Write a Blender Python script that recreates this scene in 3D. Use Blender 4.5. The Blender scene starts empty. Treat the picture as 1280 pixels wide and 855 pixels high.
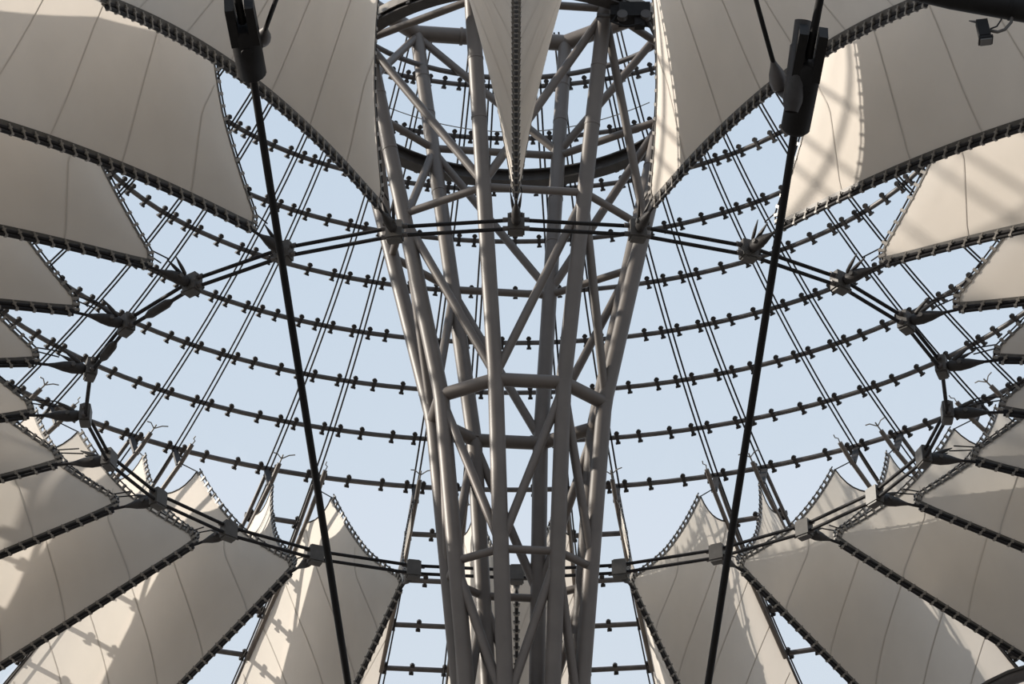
import bpy, math, random
from mathutils import Vector, Matrix
random.seed(7)
sc = bpy.context.scene
COL = sc.collection

# ------------------------------------------------------------------ camera
ZO = 1.7                                   # eye height above the plaza
F, PITCH, ROLL = 4000.0, 0.589784, -0.003125
fwd = Vector((0, math.cos(PITCH), math.sin(PITCH)))
right0 = Vector((1, 0, 0)); down0 = Vector((0, math.sin(PITCH), -math.cos(PITCH)))
cr, sr = math.cos(ROLL), math.sin(ROLL)
right = right0 * cr - down0 * sr
down = right0 * sr + down0 * cr
cam_d = bpy.data.cameras.new('camera'); cam = bpy.data.objects.new('camera', cam_d); COL.objects.link(cam)
cam_d.sensor_width = 36; cam_d.lens = F / 1280 * 36; cam_d.clip_end = 2000
up = -down
cam.matrix_world = Matrix(((right.x, up.x, -fwd.x, 0), (right.y, up.y, -fwd.y, 0), (right.z, up.z, -fwd.z, ZO), (0, 0, 0, 1)))
sc.camera = cam
CAMP = Vector((0, 0, ZO))
def project(P):
    v = P - CAMP
    d = v.dot(fwd)
    return 640 + F * v.dot(right) / d, 427.5 + F * v.dot(down) / d
def ray(px, py, Y):                        # pixel direction, met at the plan distance Y
    d = fwd * F + right * (px - 640) + down * (py - 427.5)
    return CAMP + d * (Y / d.y)
def in_view(P, m=60):
    x, y = project(P)
    return -m < x < 1280 + m and -m < y < 855 + m

# ------------------------------------------------------------------ sky, sun, exposure
w = bpy.data.worlds.new('sky'); sc.world = w; w.use_nodes = True
nt = w.node_tree; nt.nodes.clear()
out = nt.nodes.new('ShaderNodeOutputWorld'); bg = nt.nodes.new('ShaderNodeBackground')
tc = nt.nodes.new('ShaderNodeTexCoord'); sx = nt.nodes.new('ShaderNodeSeparateXYZ'); rp = nt.nodes.new('ShaderNodeValToRGB')
nt.links.new(tc.outputs['Generated'], sx.inputs[0]); nt.links.new(sx.outputs['Z'], rp.inputs[0])
nt.links.new(rp.outputs[0], bg.inputs[0]); nt.links.new(bg.outputs[0], out.inputs[0])
e = rp.color_ramp.elements
e[0].position = 0.0; e[0].color = (0.72, 0.76, 0.82, 1)
e[1].position = 1.0; e[1].color = (0.50, 0.62, 0.80, 1)
m_ = e.new(0.45); m_.color = (0.70, 0.765, 0.85, 1)
m_ = e.new(0.66); m_.color = (0.58, 0.685, 0.82, 1)
bg.inputs[1].default_value = 1.0
sun_d = bpy.data.lights.new('sun', 'SUN'); sun = bpy.data.objects.new('sun', sun_d); COL.objects.link(sun)
sun_d.energy = 7.6; sun_d.angle = math.radians(0.9); sun_d.color = (1.0, 0.91, 0.80)
TO_SUN = Vector((-0.80, 0.05, 0.38)).normalized()
sun.rotation_euler = TO_SUN.to_track_quat('Z', 'Y').to_euler()
sc.view_settings.view_transform = 'Standard'; sc.view_settings.look = 'None'
sc.view_settings.gamma = 1; sc.view_settings.use_curve_mapping = False
sc.view_settings.exposure = 0.0

# ------------------------------------------------------------------ materials
def mat(name, col, rough=.5, metal=0., noise=.0, scale=3., bump=0., spec=.5):
    m = bpy.data.materials.new(name); m.use_nodes = True
    t = m.node_tree; b = t.nodes['Principled BSDF']
    b.inputs['Roughness'].default_value = rough; b.inputs['Metallic'].default_value = metal; b.inputs['Specular IOR Level'].default_value = spec
    n = t.nodes.new('ShaderNodeTexNoise'); n.inputs['Scale'].default_value = scale; n.inputs['Detail'].default_value = 5
    c = t.nodes.new('ShaderNodeTexCoord'); t.links.new(c.outputs['Object'], n.inputs['Vector'])
    r = t.nodes.new('ShaderNodeValToRGB'); t.links.new(n.outputs['Fac'], r.inputs[0])
    r.color_ramp.elements[0].position = .3; r.color_ramp.elements[1].position = .7
    r.color_ramp.elements[0].color = (*[x * (1 - noise) for x in col], 1)
    r.color_ramp.elements[1].color = (*[min(1, x * (1 + noise)) for x in col], 1)
    t.links.new(r.outputs[0], b.inputs['Base Color'])
    if bump:
        bn = t.nodes.new('ShaderNodeBump'); bn.inputs['Strength'].default_value = bump
        t.links.new(n.outputs['Fac'], bn.inputs['Height']); t.links.new(bn.outputs[0], b.inputs['Normal'])
    return m
M = {}
M['leg'] = mat('grey_painted_steel', (.118, .102, .091), .46, 0, .10, 1.2, 0, .35)
M['dark'] = mat('dark_painted_steel', (.075, .068, .066), .5, 0, .2, 3)
M['cable'] = mat('black_cable', (.016, .015, .016), .6, 0, .2, 8, 0, .2)
M['clamp'] = mat('dark_cast_steel', (.032, .029, .028), .55, 0, .2, 6, 0, .3)
M['cast'] = mat('grey_cast_steel', (.08, .075, .07), .5, .0, .15, 4, 0, .3)
M['rail'] = mat('keel_rail_metal', (.065, .06, .053), .5, 0, .2, 5)
M['clip'] = mat('aluminium_clip', (.19, .175, .155), .45, .0, .15, 6)
M['black'] = mat('black_rubber_paint', (.010, .0095, .0095), .6, 0, .2, 4, 0, .15)
M['track'] = mat('dark_track_steel', (.05, .046, .044), .45, 0, .2, 3, 0, .3)
M['plaza'] = mat('plaza_paving', (.12, .11, .10), .8, 0, .15, .6)
M['lens'] = mat('floodlight_glass', (.10, .10, .10), .15, 0, .05, 2)

def mat_membrane(name, col, trans):
    m = bpy.data.materials.new(name); m.use_nodes = True
    t = m.node_tree; t.nodes.clear()
    o = t.nodes.new('ShaderNodeOutputMaterial'); mx = t.nodes.new('ShaderNodeMixShader')
    d = t.nodes.new('ShaderNodeBsdfDiffuse'); tr = t.nodes.new('ShaderNodeBsdfTranslucent')
    c = t.nodes.new('ShaderNodeTexCoord'); n = t.nodes.new('ShaderNodeTexNoise'); n.inputs['Scale'].default_value = .5
    n.inputs['Detail'].default_value = 6; t.links.new(c.outputs['Object'], n.inputs['Vector'])
    r = t.nodes.new('ShaderNodeValToRGB'); t.links.new(n.outputs['Fac'], r.inputs[0])
    r.color_ramp.elements[0].position = .25; r.color_ramp.elements[1].position = .75
    r.color_ramp.elements[0].color = (*[x * .95 for x in col], 1); r.color_ramp.elements[1].color = (*[x * 1.04 for x in col], 1)
    t.links.new(r.outputs[0], d.inputs[0]); t.links.new(r.outputs[0], tr.inputs[0])
    mx.inputs[0].default_value = trans
    t.links.new(d.outputs[0], mx.inputs[1]); t.links.new(tr.outputs[0], mx.inputs[2]); t.links.new(mx.outputs[0], o.inputs[0])
    return m
M['membrane'] = mat_membrane('cream_membrane', (.68, .638, .582), .28)
M['seam'] = mat_membrane('membrane_seam', (.54, .51, .47), .2)

def mat_glass():
    m = bpy.data.materials.new('clear_roof_glass'); m.use_nodes = True
    t = m.node_tree; t.nodes.clear()
    o = t.nodes.new('ShaderNodeOutputMaterial'); mx = t.nodes.new('ShaderNodeMixShader')
    tr = t.nodes.new('ShaderNodeBsdfTransparent'); tr.inputs[0].default_value = (.95, .97, .975, 1)
    g = t.nodes.new('ShaderNodeBsdfGlossy'); g.inputs['Roughness'].default_value = .03
    lw = t.nodes.new('ShaderNodeFresnel'); lw.inputs[0].default_value = 1.25
    t.links.new(lw.outputs[0], mx.inputs[0]); t.links.new(tr.outputs[0], mx.inputs[1]); t.links.new(g.outputs[0], mx.inputs[2])
    t.links.new(mx.outputs[0], o.inputs[0]); return m
M['glass'] = mat_glass()

# ------------------------------------------------------------------ object helpers
def thing(name, label, cat, loc=(0, 0, 0), group=None):
    o = bpy.data.objects.new(name, None); COL.objects.link(o); o.location = loc
    o.empty_display_size = .2
    o['label'] = label; o['category'] = cat
    if group: o['group'] = group
    return o
def put(name, me, parent=None, mw=None):
    o = bpy.data.objects.new(name, me); COL.objects.link(o)
    mw = mw or Matrix.Identity(4)
    if parent is not None:
        base = Matrix.Translation(WL[parent.name]) if parent.name in WL else Matrix.Translation(parent.location)
        o.parent = parent; o.matrix_parent_inverse = base.inverted()
    o.matrix_basis = mw
    return o
WL = {}                                   # world location of parts that themselves carry sub-parts
class MB:
    def __init__(s): s.v = []; s.f = []; s.smooth = []
    def add(s, vs, fs, smooth=False):
        n = len(s.v); s.v += [Vector(v) for v in vs]; s.f += [tuple(i + n for i in f) for f in fs]; s.smooth += [smooth] * len(fs)
    def box(s, c, ax, hx, hy, hz):         # centre, (X,Y,Z) unit axes, half sizes
        X, Y, Z = ax; c = Vector(c); vs = []
        for a in (-1, 1):
            for b in (-1, 1):
                for d in (-1, 1): vs.append(c + X * a * hx + Y * b * hy + Z * d * hz)
        s.add(vs, [(0, 1, 3, 2), (4, 6, 7, 5), (0, 4, 5, 1), (2, 3, 7, 6), (0, 2, 6, 4), (1, 5, 7, 3)])
    def tube(s, pts, rad, n=8, closed=False, cap=True):
        pts = [Vector(p) for p in pts]; L = len(pts)
        rads = rad if isinstance(rad, (list, tuple)) else [rad] * L
        rings = []; N = None
        for i, p in enumerate(pts):
            if closed: t = (pts[(i + 1) % L] - pts[i - 1])
            else: t = (pts[min(i + 1, L - 1)] - pts[max(i - 1, 0)])
            t.normalize()
            if N is None:
                N = t.orthogonal().normalized() if abs(t.z) > .95 else Vector((0, 0, 1)).cross(t).normalized()
            N = (N - t * N.dot(t)).normalized()
            B = t.cross(N)
            rings.append([p + (N * math.cos(2 * math.pi * k / n) + B * math.sin(2 * math.pi * k / n)) * rads[i] for k in range(n)])
        vs = [q for r in rings for q in r]; fs = []
        for i in range(L if closed else L - 1):
            j = (i + 1) % L
            for k in range(n):
                fs.append((i * n + k, i * n + (k + 1) % n, j * n + (k + 1) % n, j * n + k))
        s.add(vs, fs, True)
        if cap and not closed:
            s.add(rings[0][::-1], [tuple(range(n))]); s.add(rings[-1], [tuple(range(n))])
    def mesh(s, name, material):
        me = bpy.data.meshes.new(name); me.from_pydata([tuple(v) for v in s.v], [], s.f)
        me.polygons.foreach_set('use_smooth', s.smooth); me.materials.append(material); me.update(); return me
    def build(s, name, material, parent=None, holder=False):
        lo = Vector([min(v[i] for v in s.v) for i in range(3)]); hi = Vector([max(v[i] for v in s.v) for i in range(3)])
        c = (lo + hi) / 2
        s.v = [v - c for v in s.v]
        o = put(name, s.mesh(name, material), parent, Matrix.Translation(c))
        if holder: WL[o.name] = c.copy()
        return o
def tube(name, pts, rad, material, parent=None, n=8, closed=False, holder=False):
    b = MB(); b.tube(pts, rad, n, closed); return b.build(name, material, parent, holder)
def frame(t, upv):                          # axes (t, side, up')
    t = Vector(t).normalized(); s_ = t.cross(upv).normalized(); return t, s_, s_.cross(t).normalized()
def mw_from(c, ax):
    X, Y, Z = ax
    return Matrix(((X.x, Y.x, Z.x, c.x), (X.y, Y.y, Z.y, c.y), (X.z, Y.z, Z.z, c.z), (0, 0, 0, 1)))
AXW = (Vector((1, 0, 0)), Vector((0, 1, 0)), Vector((0, 0, 1)))
def lerp(a, b, t): return a + (b - a) * t

# ------------------------------------------------------------------ geometry of the roof (az 0 = towards the viewer, + = right)
X0, D, H, EX = .1264, 83.459, 53.179, 1.3321
EXC, DC = 1.302, 83.949
def ring(r, az, dz=0):
    a = math.radians(az); return Vector((X0 + r * EX * math.sin(a), D - r * math.cos(a), H + dz + ZO))
def kz(k): return 16.356 + 1.377 * k + .03494 * k * k, 60.618 - 1.201 * k + .0342 * k * k
def cone_k(k, az):
    r, z = kz(k); a = math.radians(az)
    return Vector((X0 + r * EXC * math.sin(a), DC - r * math.cos(a), z + ZO))
def k_of_r(r):
    return (-1.377 + math.sqrt(1.377 ** 2 + 4 * .03494 * (r - 16.356))) / (2 * .03494)
def cone_n(k, az):                          # inward (downward) normal of the glass cone
    t1 = cone_k(k + .1, az) - cone_k(k - .1, az); t2 = cone_k(k, az + .5) - cone_k(k, az - .5)
    n = t1.cross(t2).normalized()
    return n if n.z < 0 else -n
def valley(az, r):
    n = (1 + math.cos(math.radians(az))) / 2; d = max(0, r - 11.3)
    return ring(r, az, -lerp(.255, .135, n) * d - lerp(-.002, .0135, n) * d * d)

# ------------------------------------------------------------------ setting
b = MB(); b.box((0, 80, -.1), AXW, 260, 260, .1)
o = b.build('floor', M['plaza']); o['kind'] = 'structure'; o['label'] = 'grey stone paving of the plaza below the roof'; o['category'] = 'floor'

# ------------------------------------------------------------------ lattice mast
LEG = ['L6', 'L8', 'L7', 'L5', 'L3', 'L1', 'L2', 'L4']
LB = {l: 22.5 + 45 * i for i, l in enumerate(LEG)}
ROT = math.degrees(.137)
def mast_dim(z):
    if z >= 53.253:
        t = (z - 53.253) / (70 - 53.253); return lerp(2.735, 6.485, t), lerp(1.907, 4.966, t), lerp(.19, .17, t)
    t = (53.253 - z) / (53.253 - 43); return lerp(2.735, 1.793, t), lerp(1.907, 1.288, t), lerp(.19, .228, t)
def mpt(l, z, g=1.0):
    rx, ry, cx = mast_dim(z); a = math.radians(LB[l] + ROT)
    return Vector((cx + g * rx * math.sin(a), D - g * ry * math.cos(a), z + ZO))
ZT, ZD, ZC, ZA, ZB, ZE, ZF = 72.1, 66.3, 59.7, 53.253, 47.5, 42.3, 33.0
mast = thing('lattice_mast', 'tall grey tubular lattice mast flaring upward inside the cable ring', 'mast', (.2, D, ZF + ZO))
for l in LEG:
    tube('leg', [mpt(l, ZF), mpt(l, ZB), mpt(l, ZA - .25), mpt(l, ZA + .25), mpt(l, ZD), mpt(l, ZT)], .245, M['leg'], mast, 20, holder=True)
    leg = mast.children[-1] if False else bpy.data.objects[[x for x in WL][-1]]
    for z in (ZA, 62.1, 64.2, 68.0, 69.8):
        p = mpt(l, z); t = (mpt(l, z + .1) - p).normalized()
        tube('weld_collar', [p - t * .035, p + t * .035], .258, M['leg'], leg, 20)
levels = [(ZT, .29, 1.0), (ZD, .13, 1.0), (ZC, .125, 1.0), (ZA, .215, 1.0), (ZB, .125, 1.0), (ZE, .2, 1.0)]
for z, rad, g in levels:
    for i in range(8):
        a, c = LEG[i], LEG[(i + 1) % 8]
        tube('ring_tube', [mpt(a, z, g), mpt(c, z, g)], rad, M['leg'], mast, 14)
UPPER = {'L2', 'L6', 'L3', 'L7'}
zs = [z for z, _, _ in levels]
for hi, lo in zip(zs[:-1], zs[1:]):
    for i in range(8):
        a, c = LEG[i], LEG[(i + 1) % 8]
        if a not in UPPER: a, c = c, a
        tube('diagonal_brace', [mpt(a, hi - .15), mpt(c, lo + .15)], .14, M['leg'], mast, 12)
for hi, lo in ((ZE, 37.5), (37.5, ZF)):
    for i in range(8):
        a, c = LEG[i], LEG[(i + 1) % 8]
        if a not in UPPER: a, c = c, a
        tube('diagonal_brace', [mpt(a, hi - .15), mpt(c, lo + .15)], .12, M['leg'], mast, 8)
hub = MB(); hub.tube([(.2, D, ZF + ZO - 1.6), (.2, D, ZF + ZO - .9), (.2, D, ZF + ZO + .1)], [.8, 2.4, 1.3], 24)
hub.build('foot_hub', M['leg'], mast)
# flange bands on the thick top ring
for i in range(8):
    a, c = LEG[i], LEG[(i + 1) % 8]
    for t in (.3, .7):
        p = lerp(mpt(a, ZT), mpt(c, ZT), t); d = (mpt(c, ZT) - mpt(a, ZT)).normalized()
        tube('flange', [p - d * .05, p + d * .05], .33, M['leg'], mast, 16)
def ell(rx, ry, z, a, cx=.17, cy=D): return Vector((cx + rx * math.sin(math.radians(a)), cy - ry * math.cos(math.radians(a)), z + ZO))
# thin tie ring behind the mast head
tie = thing('tie_ring', 'slim plain tube ring circling the mast head just below its thick top tube', 'ring', ell(0, 0, 69.7, 0))
tube('tube', [ell(6.3, 4.9, 70.3, a) for a in range(0, 360, 5)], .095, M['dark'], tie, 10, True)
# maintenance track
def band(name, rx, ry, z, hw, hh, material, parent):
    bb = MB(); vs = []; fs = []; N = 96
    for i in range(N):
        a = 360 * i / N
        for du, dv in ((-hw, -hh), (hw, -hh), (hw, hh), (-hw, hh)): vs.append(ell(rx + du, ry + du, z + dv, a))
    for i in range(N):
        j = (i + 1) % N
        for k in range(4): fs.append((i * 4 + k, i * 4 + (k + 1) % 4, j * 4 + (k + 1) % 4, j * 4 + k))
    bb.add(vs, fs); return bb.build(name, material, parent)
track = thing('maintenance_track', 'dark circular track beam ringing the upper mast legs', 'track', ell(0, 0, 65.9, 0))
band('track_beam', 5.95, 5.15, 66.07, .10, .17, M['track'], track)
band('top_flange', 5.95, 5.15, 66.27, .26, .03, M['track'], track)
band('bottom_flange', 5.95, 5.15, 65.87, .22, .03, M['track'], track)
band('lit_outer_face', 6.24, 5.44, 66.12, .02, .15, M['clip'], track)  # paler outer band: light on the beam's outer face, put into the colour
hbm = MB(); hbm.box((0, 0, 0), AXW, .07, .16, .2); hbm = hbm.mesh('hanger', M['track'])
for i in range(32):
    p = ell(6.08, 5.28, 66.07, i * 11.25); put('hanger', hbm, track, Matrix.Translation(p) @ Matrix.Rotation(math.radians(i * 11.25), 4, 'Z'))
tr = thing('track_trolley', 'black motor trolley sitting on the circular mast track beside a sail', 'trolley', ray(795, 25, D - 4.6))
c = ray(793, 18, D - 4.4)
bb = MB(); bb.box(c, AXW, .50, .3, .28); bb.build('motor_housing', M['black'], tr)
bb = MB(); bb.box(c + Vector((-.55, .1, .12)), AXW, .22, .2, .2); bb.build('gearbox', M['black'], tr)
for dx in (-.4, .35):
    tube('wheel', [c + Vector((dx, -.35, -.25)), c + Vector((dx, -.15, -.25))], .17, M['track'], tr, 16)
bb = MB(); bb.box(c + Vector((.15, -.1, -.42)), AXW, .16, .12, .2); bb.build('hoist_box', M['black'], tr)
tube('hose', [c + Vector((-.5, -.2, -.1)), c + Vector((-.75, -.25, -.5)), c + Vector((-.3, -.3, -.75)), c + Vector((.2, -.2, -.55))], .035, M['black'], tr, 8)
tube('arm', [c + Vector((.4, 0, -.2)), c + Vector((.75, .4, -.8))], .06, M['track'], tr, 8)
tube('drive_shaft', [c + Vector((-1.2, .1, .05)), c + Vector((.9, .1, -.1))], .07, M['track'], tr, 10)

# ------------------------------------------------------------------ cable ring with its nodes
tring = thing('cable_ring', 'oval twin black cable ring with cast nodes encircling the lattice mast', 'cable ring', ring(0, 0))
NODE = [i * 15 for i in range(24)]
for az in NODE:
    for dz in (.15, -.15):
        a, c = ring(10, az, dz), ring(10, az + 15, dz)
        tube('cable', [a, c], .058, M['cable'], tring, 8)
for az0 in (-52.5, -67.5, 52.5 - 1e9):
    if az0 < -1e6: continue
    a, c = ring(10, az0 - 7.5, -.15), ring(10, az0 + 7.5, -.15)
    tube('turnbuckle', [lerp(a, c, t) for t in (.30, .38, .62, .70)], [.06, .14, .14, .06], M['clamp'], tring, 12)
def spindle(a, c, wide, thick, upv):
    t, s_, u_ = frame(c - a, upv); bb = MB(); vs = []; fs = []; n = 10
    prof = [(0, .55), (.08, .9), (.35, 1), (.6, .8), (.85, .42), (1, .25)]
    L = (c - a).length
    for x, w_ in prof:
        for k in range(n):
            g = 2 * math.pi * k / n; vs.append(a + t * x * L + s_ * math.cos(g) * wide * w_ + u_ * math.sin(g) * thick * w_)
    for i in range(len(prof) - 1):
        for k in range(n): fs.append((i * n + k, i * n + (k + 1) % n, (i + 1) * n + (k + 1) % n, (i + 1) * n + k))
    bb.add(vs, fs, True); bb.add(vs[:n][::-1], [tuple(range(n))]); bb.add(vs[-n:], [tuple(range(n))])
    return bb, t, s_, u_
UPV = Vector((0, 0, 1))
for az in NODE:
    c = ring(10, az); tan = (ring(10, az + 1) - ring(10, az - 1)).normalized(); rad = tan.cross(UPV).normalized()
    if rad.dot(c - ring(0, az)) < 0: rad = -rad
    bb = MB(); bb.box(c, (tan, rad, UPV), .24, .17, .27)
    bb.box(c - UPV * .30, (tan, rad, UPV), .20, .14, .04)
    bb.box(c + UPV * .29, (tan, rad, UPV), .19, .13, .03)
    nb = bb.build('node_block', M['cast'], tring, holder=True)
    for s_ in (-1, 1):
        for dz in (.15, -.15):
            p = c + tan * s_ * .24 + UPV * dz
            tube('ferrule', [p, p + tan * s_ * .14], .075, M['dark'], nb, 10)
    tip = valley(az, 11.3)
    q = c + rad * .17
    end = lerp(q, tip, .72)
    bb, t, sd, u_ = spindle(q + UPV * -.02, end, .15, .21, UPV)
    so = bb.build('fork_socket', M['clamp'], tring, holder=True)
    pc = lerp(q, end, .33)
    tube('pin', [pc - sd * .19, pc + sd * .19], .07, M['cast'], so, 12)
    tube('valley_cable', [lerp(q, end, .9), tip, valley(az, 11.7)], .045, M['cable'], tring, 8)
    for s_ in (-1, 1):
        a = c + rad * .35 + UPV * .12 + tan * s_ * .05
        e_ = c + rad * .95 + UPV * .42 + tan * s_ * .16
        bb, *_ = spindle(a, e_, .05, .075, UPV); bb.build('edge_socket', M['clamp'], tring)

# ------------------------------------------------------------------ membrane sails
R_END = 28.0
def bell(t, a, b_): return max(0., 1 - abs(t - a) / b_)
def wing_fn(az, sgn):
    ra = az + sgn * 5
    tip = valley(az, 11.3)
    peak = lerp(cone_k(0, ra), tip, .20)
    S1 = .045
    def raft(s):
        r = 16.9 + (R_END + 1 - 16.9) * s; k = k_of_r(r)
        off = max(.18, 1.15 - 3.2 * s)
        return cone_k(k, ra) + cone_n(k, ra) * off
    r1 = raft(S1)
    def U(s):
        if s >= S1: return raft(s)
        u_ = s / S1
        return lerp(peak, r1, u_) + Vector((0, 0, -.38 * 4 * u_ * (1 - u_) * (1 - .4 * u_)))
    def V(s): return valley(az, 11.3 + (R_END - 11.3) * s)
    radial = (ring(12, az) - ring(10, az)).normalized()
    tang = (cone_k(0, ra) - cone_k(0, az)).normalized()
    def Pf(s, t):
        v, u_ = V(s), U(s); p = lerp(v, u_, t)
        fade = (1 - s) ** 3
        shift = -.30 * math.exp(-s / .02) * (t / .085 if t < .085 else max(0, 1 - (t - .085) / .35)) + .50 * (4 * max(0, t - .06) * (1 - t))
        L = (u_ - v).length
        return p + radial * shift * fade - tang * (.035 * L * 4 * t * (1 - t) * min(1, s * 3))
    return Pf
SS = [0, .006, .013, .02, .028, .036, .045, .06, .085, .12] + [.16 + .84 * i / 24 for i in range(25)]
TT = [0, .03, .06, .085, .13] + [.2 + .8 * i / 12 for i in range(13)]
ORD = ['', 'first', 'second', 'third', 'fourth', 'fifth', 'sixth', 'seventh', 'eighth', 'ninth', 'tenth', 'eleventh', 'twelfth', 'thirteenth',
       'fourteenth', 'fifteenth', 'sixteenth', 'seventeenth', 'eighteenth', 'nineteenth', 'twentieth', 'twenty-first', 'twenty-second']
def sail_label(i):
    az = NODE[i]
    if i == 0: return 'slim cream keeled sail whose point hangs in front of the lattice mast'
    if i == 12: return 'cream keeled sail hanging directly behind the lattice mast'
    n = i if i < 12 else 24 - i
    side = 'on the floodlight side' if i < 12 else 'opposite the floodlight side'
    look = {1: 'large', 2: 'large', 3: 'broad'}.get(n, 'small' if n <= 7 else 'cream')
    return f'{look} pointed membrane sail, {ORD[n]} from the sail before the mast, {side}'
# shared clip: a chevron with an arm up each flank of the keel
def chevron_mesh(open_):
    bb = MB()
    bb.box((0, 0, -.10), AXW, .045, .06, .035)
    for s_ in (-1, 1):
        d = Vector((.6, s_ * math.sin(open_), math.cos(open_))).normalized(); X, Y, Z = frame(d, Vector((1, 0, 0)))
        bb.box(Vector((0, s_ * .035, -.09)) + d * .13, (X, Y, Z), .14, .022, .026)
        bb.box(Vector((0, s_ * .035, -.09)) + d * .16, (X, Y, Z), .025, .03, .06)
    return bb.mesh('clip', M['clip'])
CHEV = chevron_mesh(.30)
for i, az in enumerate(NODE):
    aa = (az + 180) % 360 - 180
    if abs(aa) == 90 and False: continue
    base = valley(az, 11.3)
    sail = thing('membrane_sail', sail_label(i), 'sail', base, 'membrane sails around the cable ring')
    # keel rail
    rs = [11.3 + .35 * j for j in range(int((R_END - 11.3) / .35))]
    last = max([r for r in rs if in_view(valley(az, r), 200)] + [13.])
    keel = MB(); keel.tube([valley(az, r) + UPV * -.08 for r in rs], .055, 8)
    keel.build('keel_cable', M['cable'], sail)
    keel = MB(); keel.tube([valley(az, r) + UPV * .05 for r in rs], .06, 8)
    keel.build('keel_cable', M['cable'], sail)
    clips = 0
    r = 11.4
    while r < last:
        p = valley(az, r); t = (valley(az, r + .1) - p).normalized()
        put('clip', CHEV, sail, mw_from(p, frame(t, UPV))); r += .42
    for sgn in (-1, 1):
        Pf = wing_fn(az, sgn)
        bb = MB(); vs = []; fs = []; nt_ = len(TT)
        for s in SS:
            for t in TT: vs.append(Pf(s, t))
        for a in range(len(SS) - 1):
            for c in range(nt_ - 1):
                fs.append((a * nt_ + c, a * nt_ + c + 1, (a + 1) * nt_ + c + 1, (a + 1) * nt_ + c))
        bb.add(vs, fs, True)
        wing = bb.build('membrane_wing', M['membrane'], sail, holder=True)
        # plate strip along the keel edge
        bb = MB(); vs = []; fs = []
        N = int((last - 11.3) / .35) + 1
        for j in range(N + 1):
            s = (j * .35) / (R_END - 11.3)
            if s > 1: break
            v = Pf(s, 0); d = (Pf(s, .1) - v).normalized(); tt = (Pf(min(1, s + .01), 0) - v).normalized(); n = tt.cross(d).normalized()
            for e_ in (-1, 1):
                for h in (.02, .23): vs.append(v + d * h + n * .018 * e_)
        m = len(vs) // 4
        for j in range(m - 1):
            q = j * 4
            for a, c in ((0, 1), (1, 3), (3, 2), (2, 0)): fs.append((q + a, q + c, q + 4 + c, q + 4 + a))
        bb.add(vs, fs); bb.build('keel_plate', M['rail'], sail)
        # free edge: cable, plates and clips
        edge = [Pf(0, t) for t in [0, .03, .06, .085, .12, .16] + [.2 + .8 * j / 16 for j in range(17)]]
        inn = [Pf(.02, t) for t in [0, .03, .06, .085, .12, .16] + [.2 + .8 * j / 16 for j in range(17)]]
        outd = [(a - c).normalized() for a, c in zip(edge, inn)]
        tube('edge_cable', [p + d * .15 for p, d in zip(edge, outd)], .026, M['cable'], sail, 6)
        # wire from the corner to the node
        c0 = edge[3] + outd[3] * .15
        tanv = (ring(10, az + 1) - ring(10, az - 1)).normalized()
        rad = (ring(11, az) - ring(10, az)).normalized()
        tube('tie_wire', [c0, ring(10, az) + rad * .95 + UPV * .42 + tanv * sgn * .16], .022, M['cable'], sail, 6)
        bb = MB(); cb = MB()
        acc = 0
        for j in range(len(edge) - 1):
            a, c = edge[j], edge[j + 1]; L = (c - a).length; X, Y, Z = frame(c - a, outd[j])
            bb.box((a + c) / 2 + outd[j] * .0, (X, Y, Z), L / 2, .02, .035)
            m = max(1, round(L / .42))
            for q in range(m):
                p = lerp(a, c, (q + .5) / m)
                cb.box(p + outd[j] * .075, (X, Y, Z), .045, .03, .11)
        bb.build('edge_plate', M['rail'], sail)
        o = cb.build('edge_clips', M['clip'], sail); o['kind'] = 'stuff'
        # peak edge and chain to the ridge
        top = [Pf(s, 1) for s in SS[:7]]
        tube('peak_cable', top, .03, M['cable'], sail, 6)
        # seams: welded overlaps, set proud of the cloth on both faces
        for q in range(8):
            s0 = .14 + q * .15
            for side in ((1,)):
                vs = []; fs = []
                for j in range(17):
                    t = .02 + .96 * j / 16; s = s0 - .24 * t
                    if s < .004 or s > .99: continue
                    p = Pf(s, t); p2 = Pf(min(1, s + .005), t); tt = (p2 - p).normalized(); up_ = (Pf(s, min(1, t + .02)) - Pf(s, t - .02)).normalized()
                    n = tt.cross(up_).normalized() * .014
                    hw = .022
                    vs += [p - tt * hw + n, p + tt * hw + n, p - tt * hw - n, p + tt * hw - n]
                for j in range(len(vs) // 4 - 1):
                    a = j * 4; fs.append((a, a + 1, a + 5, a + 4)); fs.append((a + 2, a + 6, a + 7, a + 3))
                if fs:
                    bb = MB(); bb.add(vs, fs, True); bb.build('seam', M['seam'], wing)

# ------------------------------------------------------------------ glass roof: purlins, rafters, panes
def clamp_mesh():
    bb = MB()
    vs = []
    prof = [(-.055, -.20), (.055, -.20), (.055, .10), (.09, .13), (.09, .18), (.035, .24), (-.035, .24), (-.09, .18), (-.09, .13), (-.055, .10)]
    n = len(prof)
    for y in (-.05, .05):
        for x, z in prof: vs.append((x, y, z))
    fs = [tuple(range(n)), tuple(range(2 * n - 1, n - 1, -1))] + [(k, k + n, (k + 1) % n + n, (k + 1) % n) for k in range(n)]
    bb.add(vs, fs)
    bb.box((0, 0, -.2), AXW, .085, .07, .035)
    return bb.mesh('clamp', M['clamp'])
CL = clamp_mesh()
def clamp_at(k, az, parent, drop=.05):
    p = cone_k(k, az); n = cone_n(k, az)
    slope = (cone_k(k - .1, az) - cone_k(k + .1, az)).normalized()
    tn = slope.cross(n).normalized()
    put('clamp', CL, parent, mw_from(p + n * drop, (tn, -n, slope)))
RAFT = sorted((15 * i + d) % 360 for i in range(24) for d in (-5, 5))
names_p = {-8: 'topmost', 0: 'lowest full'}
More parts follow.
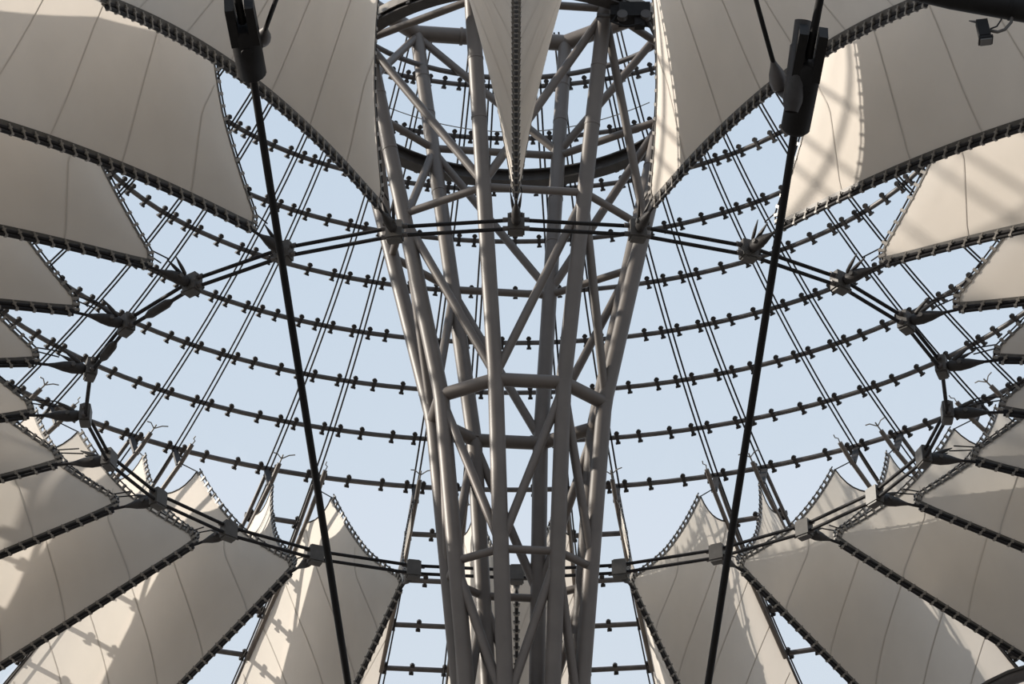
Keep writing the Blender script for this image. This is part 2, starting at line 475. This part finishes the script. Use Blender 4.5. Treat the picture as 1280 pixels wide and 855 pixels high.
for k in range(-8, 1):
    r, z = kz(k)
    nm = 'lowest' if k == 0 else ('topmost' if k == -8 else ORD[k + 8 + 1] + ' from the top')
    pr = thing('purlin_ring', f'dark clamp-studded purlin ring of the glass cone, {nm}', 'purlin', cone_k(k, 180), 'purlin rings of the glass cone')
    tube('purlin_tube', [cone_k(k, a) for a in range(0, 360, 3)], .088 if k < 0 else .095, M['dark'], pr, 8, True)
    step = math.degrees(.27 / (r * 1.15))
    for a in RAFT:
        if not 50 < a < 310: continue
        for s_ in (-1, 1): clamp_at(k, a + s_ * step, pr)
    for i in range(24):                      # wide bays are centred on the keels
        a = 15 * i
        if not 50 < a < 310: continue
        for off in ((-1.7, 1.7) if k >= -3 else (0,)): clamp_at(k, a + off, pr, .05 if k < 0 else .05)
    if k == 0: continue
for a in RAFT:
    if not 20 < a < 340: continue
    flank = 'on the floodlight side' if a < 180 else 'opposite the floodlight side'
    d = abs(a - 180); nth = sum(1 for q in RAFT if 0 < (q - 180 if a > 180 else 180 - q) <= d)
    rf = thing('rafter', f'twin black rafter cable, {ORD[nth]} from behind the mast, {flank}', 'rafter', cone_k(0, a), 'twin rafter cables of the glass cone')
    for s_ in (-1, 1):
        pts = []
        for j in range(-9 * 2, 3):
            k = j / 2 if j < 1 else j / 2; r, _ = kz(k)
            k = min(k, .0)
            if j > 0: continue
            pts.append(cone_k(k, a + s_ * math.degrees(.075 / (r * 1.15))) + cone_n(k, a) * .10)
        tube('cable', pts, .034, M['cable'], rf, 6)
roof = thing('glass_roof', 'clear glass cone of framed panes rising around the mast head', 'glass roof', cone_k(0, 180))
GL = 0
for k in range(-8, 0):
    for j, a in enumerate(RAFT):
        a2 = RAFT[(j + 1) % 48]; a2 = a2 if a2 > a else a2 + 360
        if not (60 < a and a2 < 300): continue
        g = .10
        vs = [cone_k(k + .02, a + g), cone_k(k + .02, a2 - g), cone_k(k + .98, a2 - g), cone_k(k + .98, a + g)]
        n = cone_n(k + .5, (a + a2) / 2)
        bb = MB(); bb.add([v - n * .16 for v in vs], [(0, 1, 2, 3)])
        bb.build('pane', M['glass'], roof)
# ------------------------------------------------------------------ ridge frames outside the lowest full purlin
RIDGES = [7.5 + 15 * i for i in range(24)]
for rz in RIDGES:
    if not 60 < rz < 300: continue
    da = abs(rz - 180); n = int(da // 15) + 1
    flank = 'on the floodlight side' if rz < 180 else 'opposite the floodlight side'
    rg = thing('ridge_frame', f'ladder-like glazed ridge frame, {ORD[n]} from behind the mast, {flank}', 'ridge frame', cone_k(4, rz), 'ridge frames between the sails')
    ks = [0 + .5 * j for j in range(15)]
    for s_ in (-1, 1):
        a = rz + s_ * 2.5
        tube('side_tube', [cone_k(k, a) + cone_n(k, a) * .12 for k in ks], .075, M['dark'], rg, 8)
        tube('stay_wire', [cone_k(k, a - s_ * .35) + cone_n(k, a) * .30 for k in ks], .03, M['cable'], rg, 6)
        # hoist post inside the rafter
        def pp(k):
            off = max(.3, 1.25 - .28 * max(0, k)); return cone_k(k, a) + cone_n(k, a) * off
        po = tube('hoist_post', [pp(k) for k in (-.35, 0, 1, 2, 3, 4)], .085, M['leg'], rg, 10, holder=True)
        top = pp(-.35); d = (pp(-.35) - pp(0)).normalized(); tn = (cone_k(0, a + 1) - cone_k(0, a - 1)).normalized()
        far_one = (s_ == 1) == (rz > 180)
        if far_one:
            h = MB(); h.tube([top, top + d * .35], .03, 6)
            h.tube([top + d * .2 - tn * .02, top + d * .36 - tn * .22, top + d * .42 - tn * .42], .022, 6)
            h.tube([top + d * .2 + tn * .02, top + d * .36 + tn * .22, top + d * .36 + tn * .38], .022, 6)
        else:
            h = MB(); h.tube([top, top + d * .16 - tn * .03, top + d * .22 + tn * .06, top + d * .34 + tn * .05], .022, 6)
        h.build('post_fitting', M['clip'], po)
        bb = MB(); p0 = cone_k(.02, a) + cone_n(0, a) * .1
        X, Y, Z = frame(pp(.1) - p0, tn); bb.box(lerp(p0, pp(.1), .5), (X, Y, Z), (pp(.1) - p0).length / 2, .05, .11)
        bb.build('post_bracket', M['clamp'], rg)
        # chain to the sail's peak
        sz = rz + s_ * 7.5
        pk = wing_fn(sz, -s_)(0, 1)
        tube('peak_chain', [pp(0.05), pk], .022, M['cable'], rg, 6)
    for k in range(1, 7):
        st = .5
        pts = [cone_k(k, rz + x) + cone_n(k, rz) * .02 for x in (-2.7, 2.7)]
        ru = tube('rung', pts, .10, M['dark'], rg, 10, holder=True)
        for x in (-2.2, 0.2, 2.2):
            p = lerp(pts[0], pts[1], (x + 2.7) / 5.4); n_ = cone_n(k, rz); slope = (cone_k(k - .1, rz) - cone_k(k + .1, rz)).normalized()
            put('clamp', CL, ru, mw_from(p, (slope.cross(n_).normalized(), -n_, slope)))
    for k in range(0, 6):
        vs = [cone_k(k + .03, rz - 2.4), cone_k(k + .03, rz + 2.4), cone_k(k + .97, rz + 2.4), cone_k(k + .97, rz - 2.4)]
        n_ = cone_n(k + .5, rz); bb = MB(); bb.add([v - n_ * .16 for v in vs], [(0, 1, 2, 3)]); bb.build('pane', M['glass'], rg)

# ------------------------------------------------------------------ stay cables with their big sockets (near side, under the sails)
def socket(name, a, c, ra, rb, material, parent, n=18):
    return tube(name, [a, lerp(a, c, .06), lerp(a, c, .5), lerp(a, c, .94), c], [ra * .7, ra, (ra + rb) / 2, rb, rb * .85], material, parent, n, holder=True)
YS = 57.0
def stay(label, p_lo, p_hi, top, rod, rod_end, pipe):
    foot = Vector((.2 + (-1.9 if p_lo[0] < 640 else 1.9), D - .6, ZF + ZO - .9))
    A = ray(*p_hi, YS)
    # far end: the pixel line continued to the hub's distance
    dx = (p_lo[0] - p_hi[0]) / (p_lo[1] - p_hi[1])
    pyb = 1420; Bp = ray(p_lo[0] + dx * (pyb - p_lo[1]), pyb, D - 1.2)
    st = thing('stay_cable', label, 'cable', Bp, 'heavy stay cables below the roof')
    tube('cable', [Bp, A], .092, M['black'], st, 12)
    T = ray(*top, YS - 1.6)
    mid = lerp(A, T, .95)
    so = socket('spelter_socket', A, mid, .33, .34, M['black'], st)
    d = (T - A).normalized(); tn = d.cross(fwd).normalized()
    bb = MB(); X, Y, Z = frame(d, fwd)
    for s_ in (-1, 1):
        bb.box(lerp(A, T, 1.05) + Y * s_ * .22, (X, Y, Z), .55, .10, .3)
    bb.build('fork_lug', M['black'], st)
    p = lerp(A, T, .62); tube('pin', [p - Z * .36, p + Z * .36], .13, M['black'], so, 14)
    q = lerp(A, T, 2.6)
    tube('hanger_cable', [lerp(A, T, 1.0), q], .092, M['black'], st, 12)
    # slimmer rod beside it
    r0 = ray(*rod_end, YS - .4); r1 = ray(*rod, YS - 2.4)
    bb, *_ = spindle(r0, lerp(r0, r1, .33), .21, .18, fwd); bb.build('rod_fork', M['dark'], st, holder=True)
    tube('rod', [lerp(r0, r1, .3), lerp(r0, r1, 1.3)], .055, M['black'], st, 10)
    bb = MB(); X, Y, Z = frame(lerp(A, T, .35) - r0, fwd); L = (lerp(A, T, .35) - r0).length
    bb.box(lerp(r0, lerp(A, T, .35), .5), (X, Y, Z), L / 2, .12, .05); bb.build('gusset', M['dark'], st)
    if pipe:
        a, c = ray(*pipe[0], YS - .9), ray(*pipe[1], YS - 1.9)
        t_ = MB(); t_.tube([a, lerp(a, c, .12), lerp(a, c, .72), lerp(a, c, .74), c], [.15, .22, .22, .19, .19], 18, cap=False); t_.tube([lerp(a, c, .3), c], .155, 18, cap=False); t_.build('open_pipe', M['clamp'], st)
    return st
stay('heavy black stay cable and socket away from the floodlight', (435, 855), (316, 95), (303, 28), (345, 0), (326, 52), None)
stay('heavy black stay cable with open pipe sleeve towards the floodlight', (885, 855), (993, 166), (1011, 72), (945, 0), (976, 112), ((989, 140), (1004, 26)))
# ring girder and floodlight
YG = 52.0
gd = thing('edge_girder', 'thick black tube girder carrying the floodlight', 'girder', ray(1200, 0, YG))
tube('girder_tube', [ray(900, -70, YG), ray(1080, -30, YG), ray(1190, -4, YG), ray(1290, 14, YG), ray(1420, 28, YG)], .27, M['black'], gd, 20)
for px, py in ((1152, -13), (1262, 9)):
    a = ray(px, py, YG); c = ray(px + 3, py + .5, YG); tube('collar', [a, c], .285, M['black'], gd, 20)
fl = thing('floodlight', 'small dark floodlight on a curved bracket under the black girder', 'lamp', ray(1232, 30, YG))
a, c = ray(1226, 24, YG), ray(1232, 50, YG)
bb = MB(); X, Y, Z = frame(c - a, fwd); bb.box(lerp(a, c, .5), (X, Y, Z), .21, .12, .1); bb.box(lerp(a, c, 1.0), (X, Y, Z), .03, .15, .13)
bb.build('lamp_housing', M['black'], fl)
bb = MB(); bb.box(lerp(a, c, 1.09), (X, Y, Z), .012, .12, .11); bb.build('lens', M['lens'], fl)
tube('bracket', [ray(1236, 38, YG), ray(1247, 40, YG), ray(1256, 37, YG), ray(1264, 28, YG), ray(1265, 20, YG)], .035, M['cast'], fl, 8)
tube('wire', [ray(1238, 36, YG - .1), ray(1246, 33, YG - .1), ray(1252, 24, YG - .1)], .018, M['cable'], fl, 6)
tube('fin', [ray(1211, 26, YG), ray(1224, 28, YG)], [.012, .04], M['cast'], fl, 6)
rb = thing('rim_beam', 'dark curved rim beam below the outer end of a ridge frame', 'beam', ray(1262, 848, D + 12))
tube('beam_tube', [ray(px, py, D + 12) for px, py in ((1210, 880), (1235, 863), (1260, 850), (1285, 842), (1330, 834), (1400, 828))], .22, M['dark'], rb, 16)
tube('rail_tube', [ray(px, py, D + 11.8) for px, py in ((1210, 868), (1235, 852), (1260, 840), (1285, 832), (1330, 825), (1400, 820))], .06, M['cast'], rb, 10)
# slack wire slung behind the mast head
sw = tube('slack_wire', [lerp(ray(470, 128, D + 8), ray(812, 128, D + 8), t) - UPV * (1.35 * 4 * t * (1 - t)) for t in [j / 24 for j in range(25)]], .018, M['clip'])
sw['label'] = 'thin slack wire sagging between the rafters behind the mast head'; sw['category'] = 'wire'
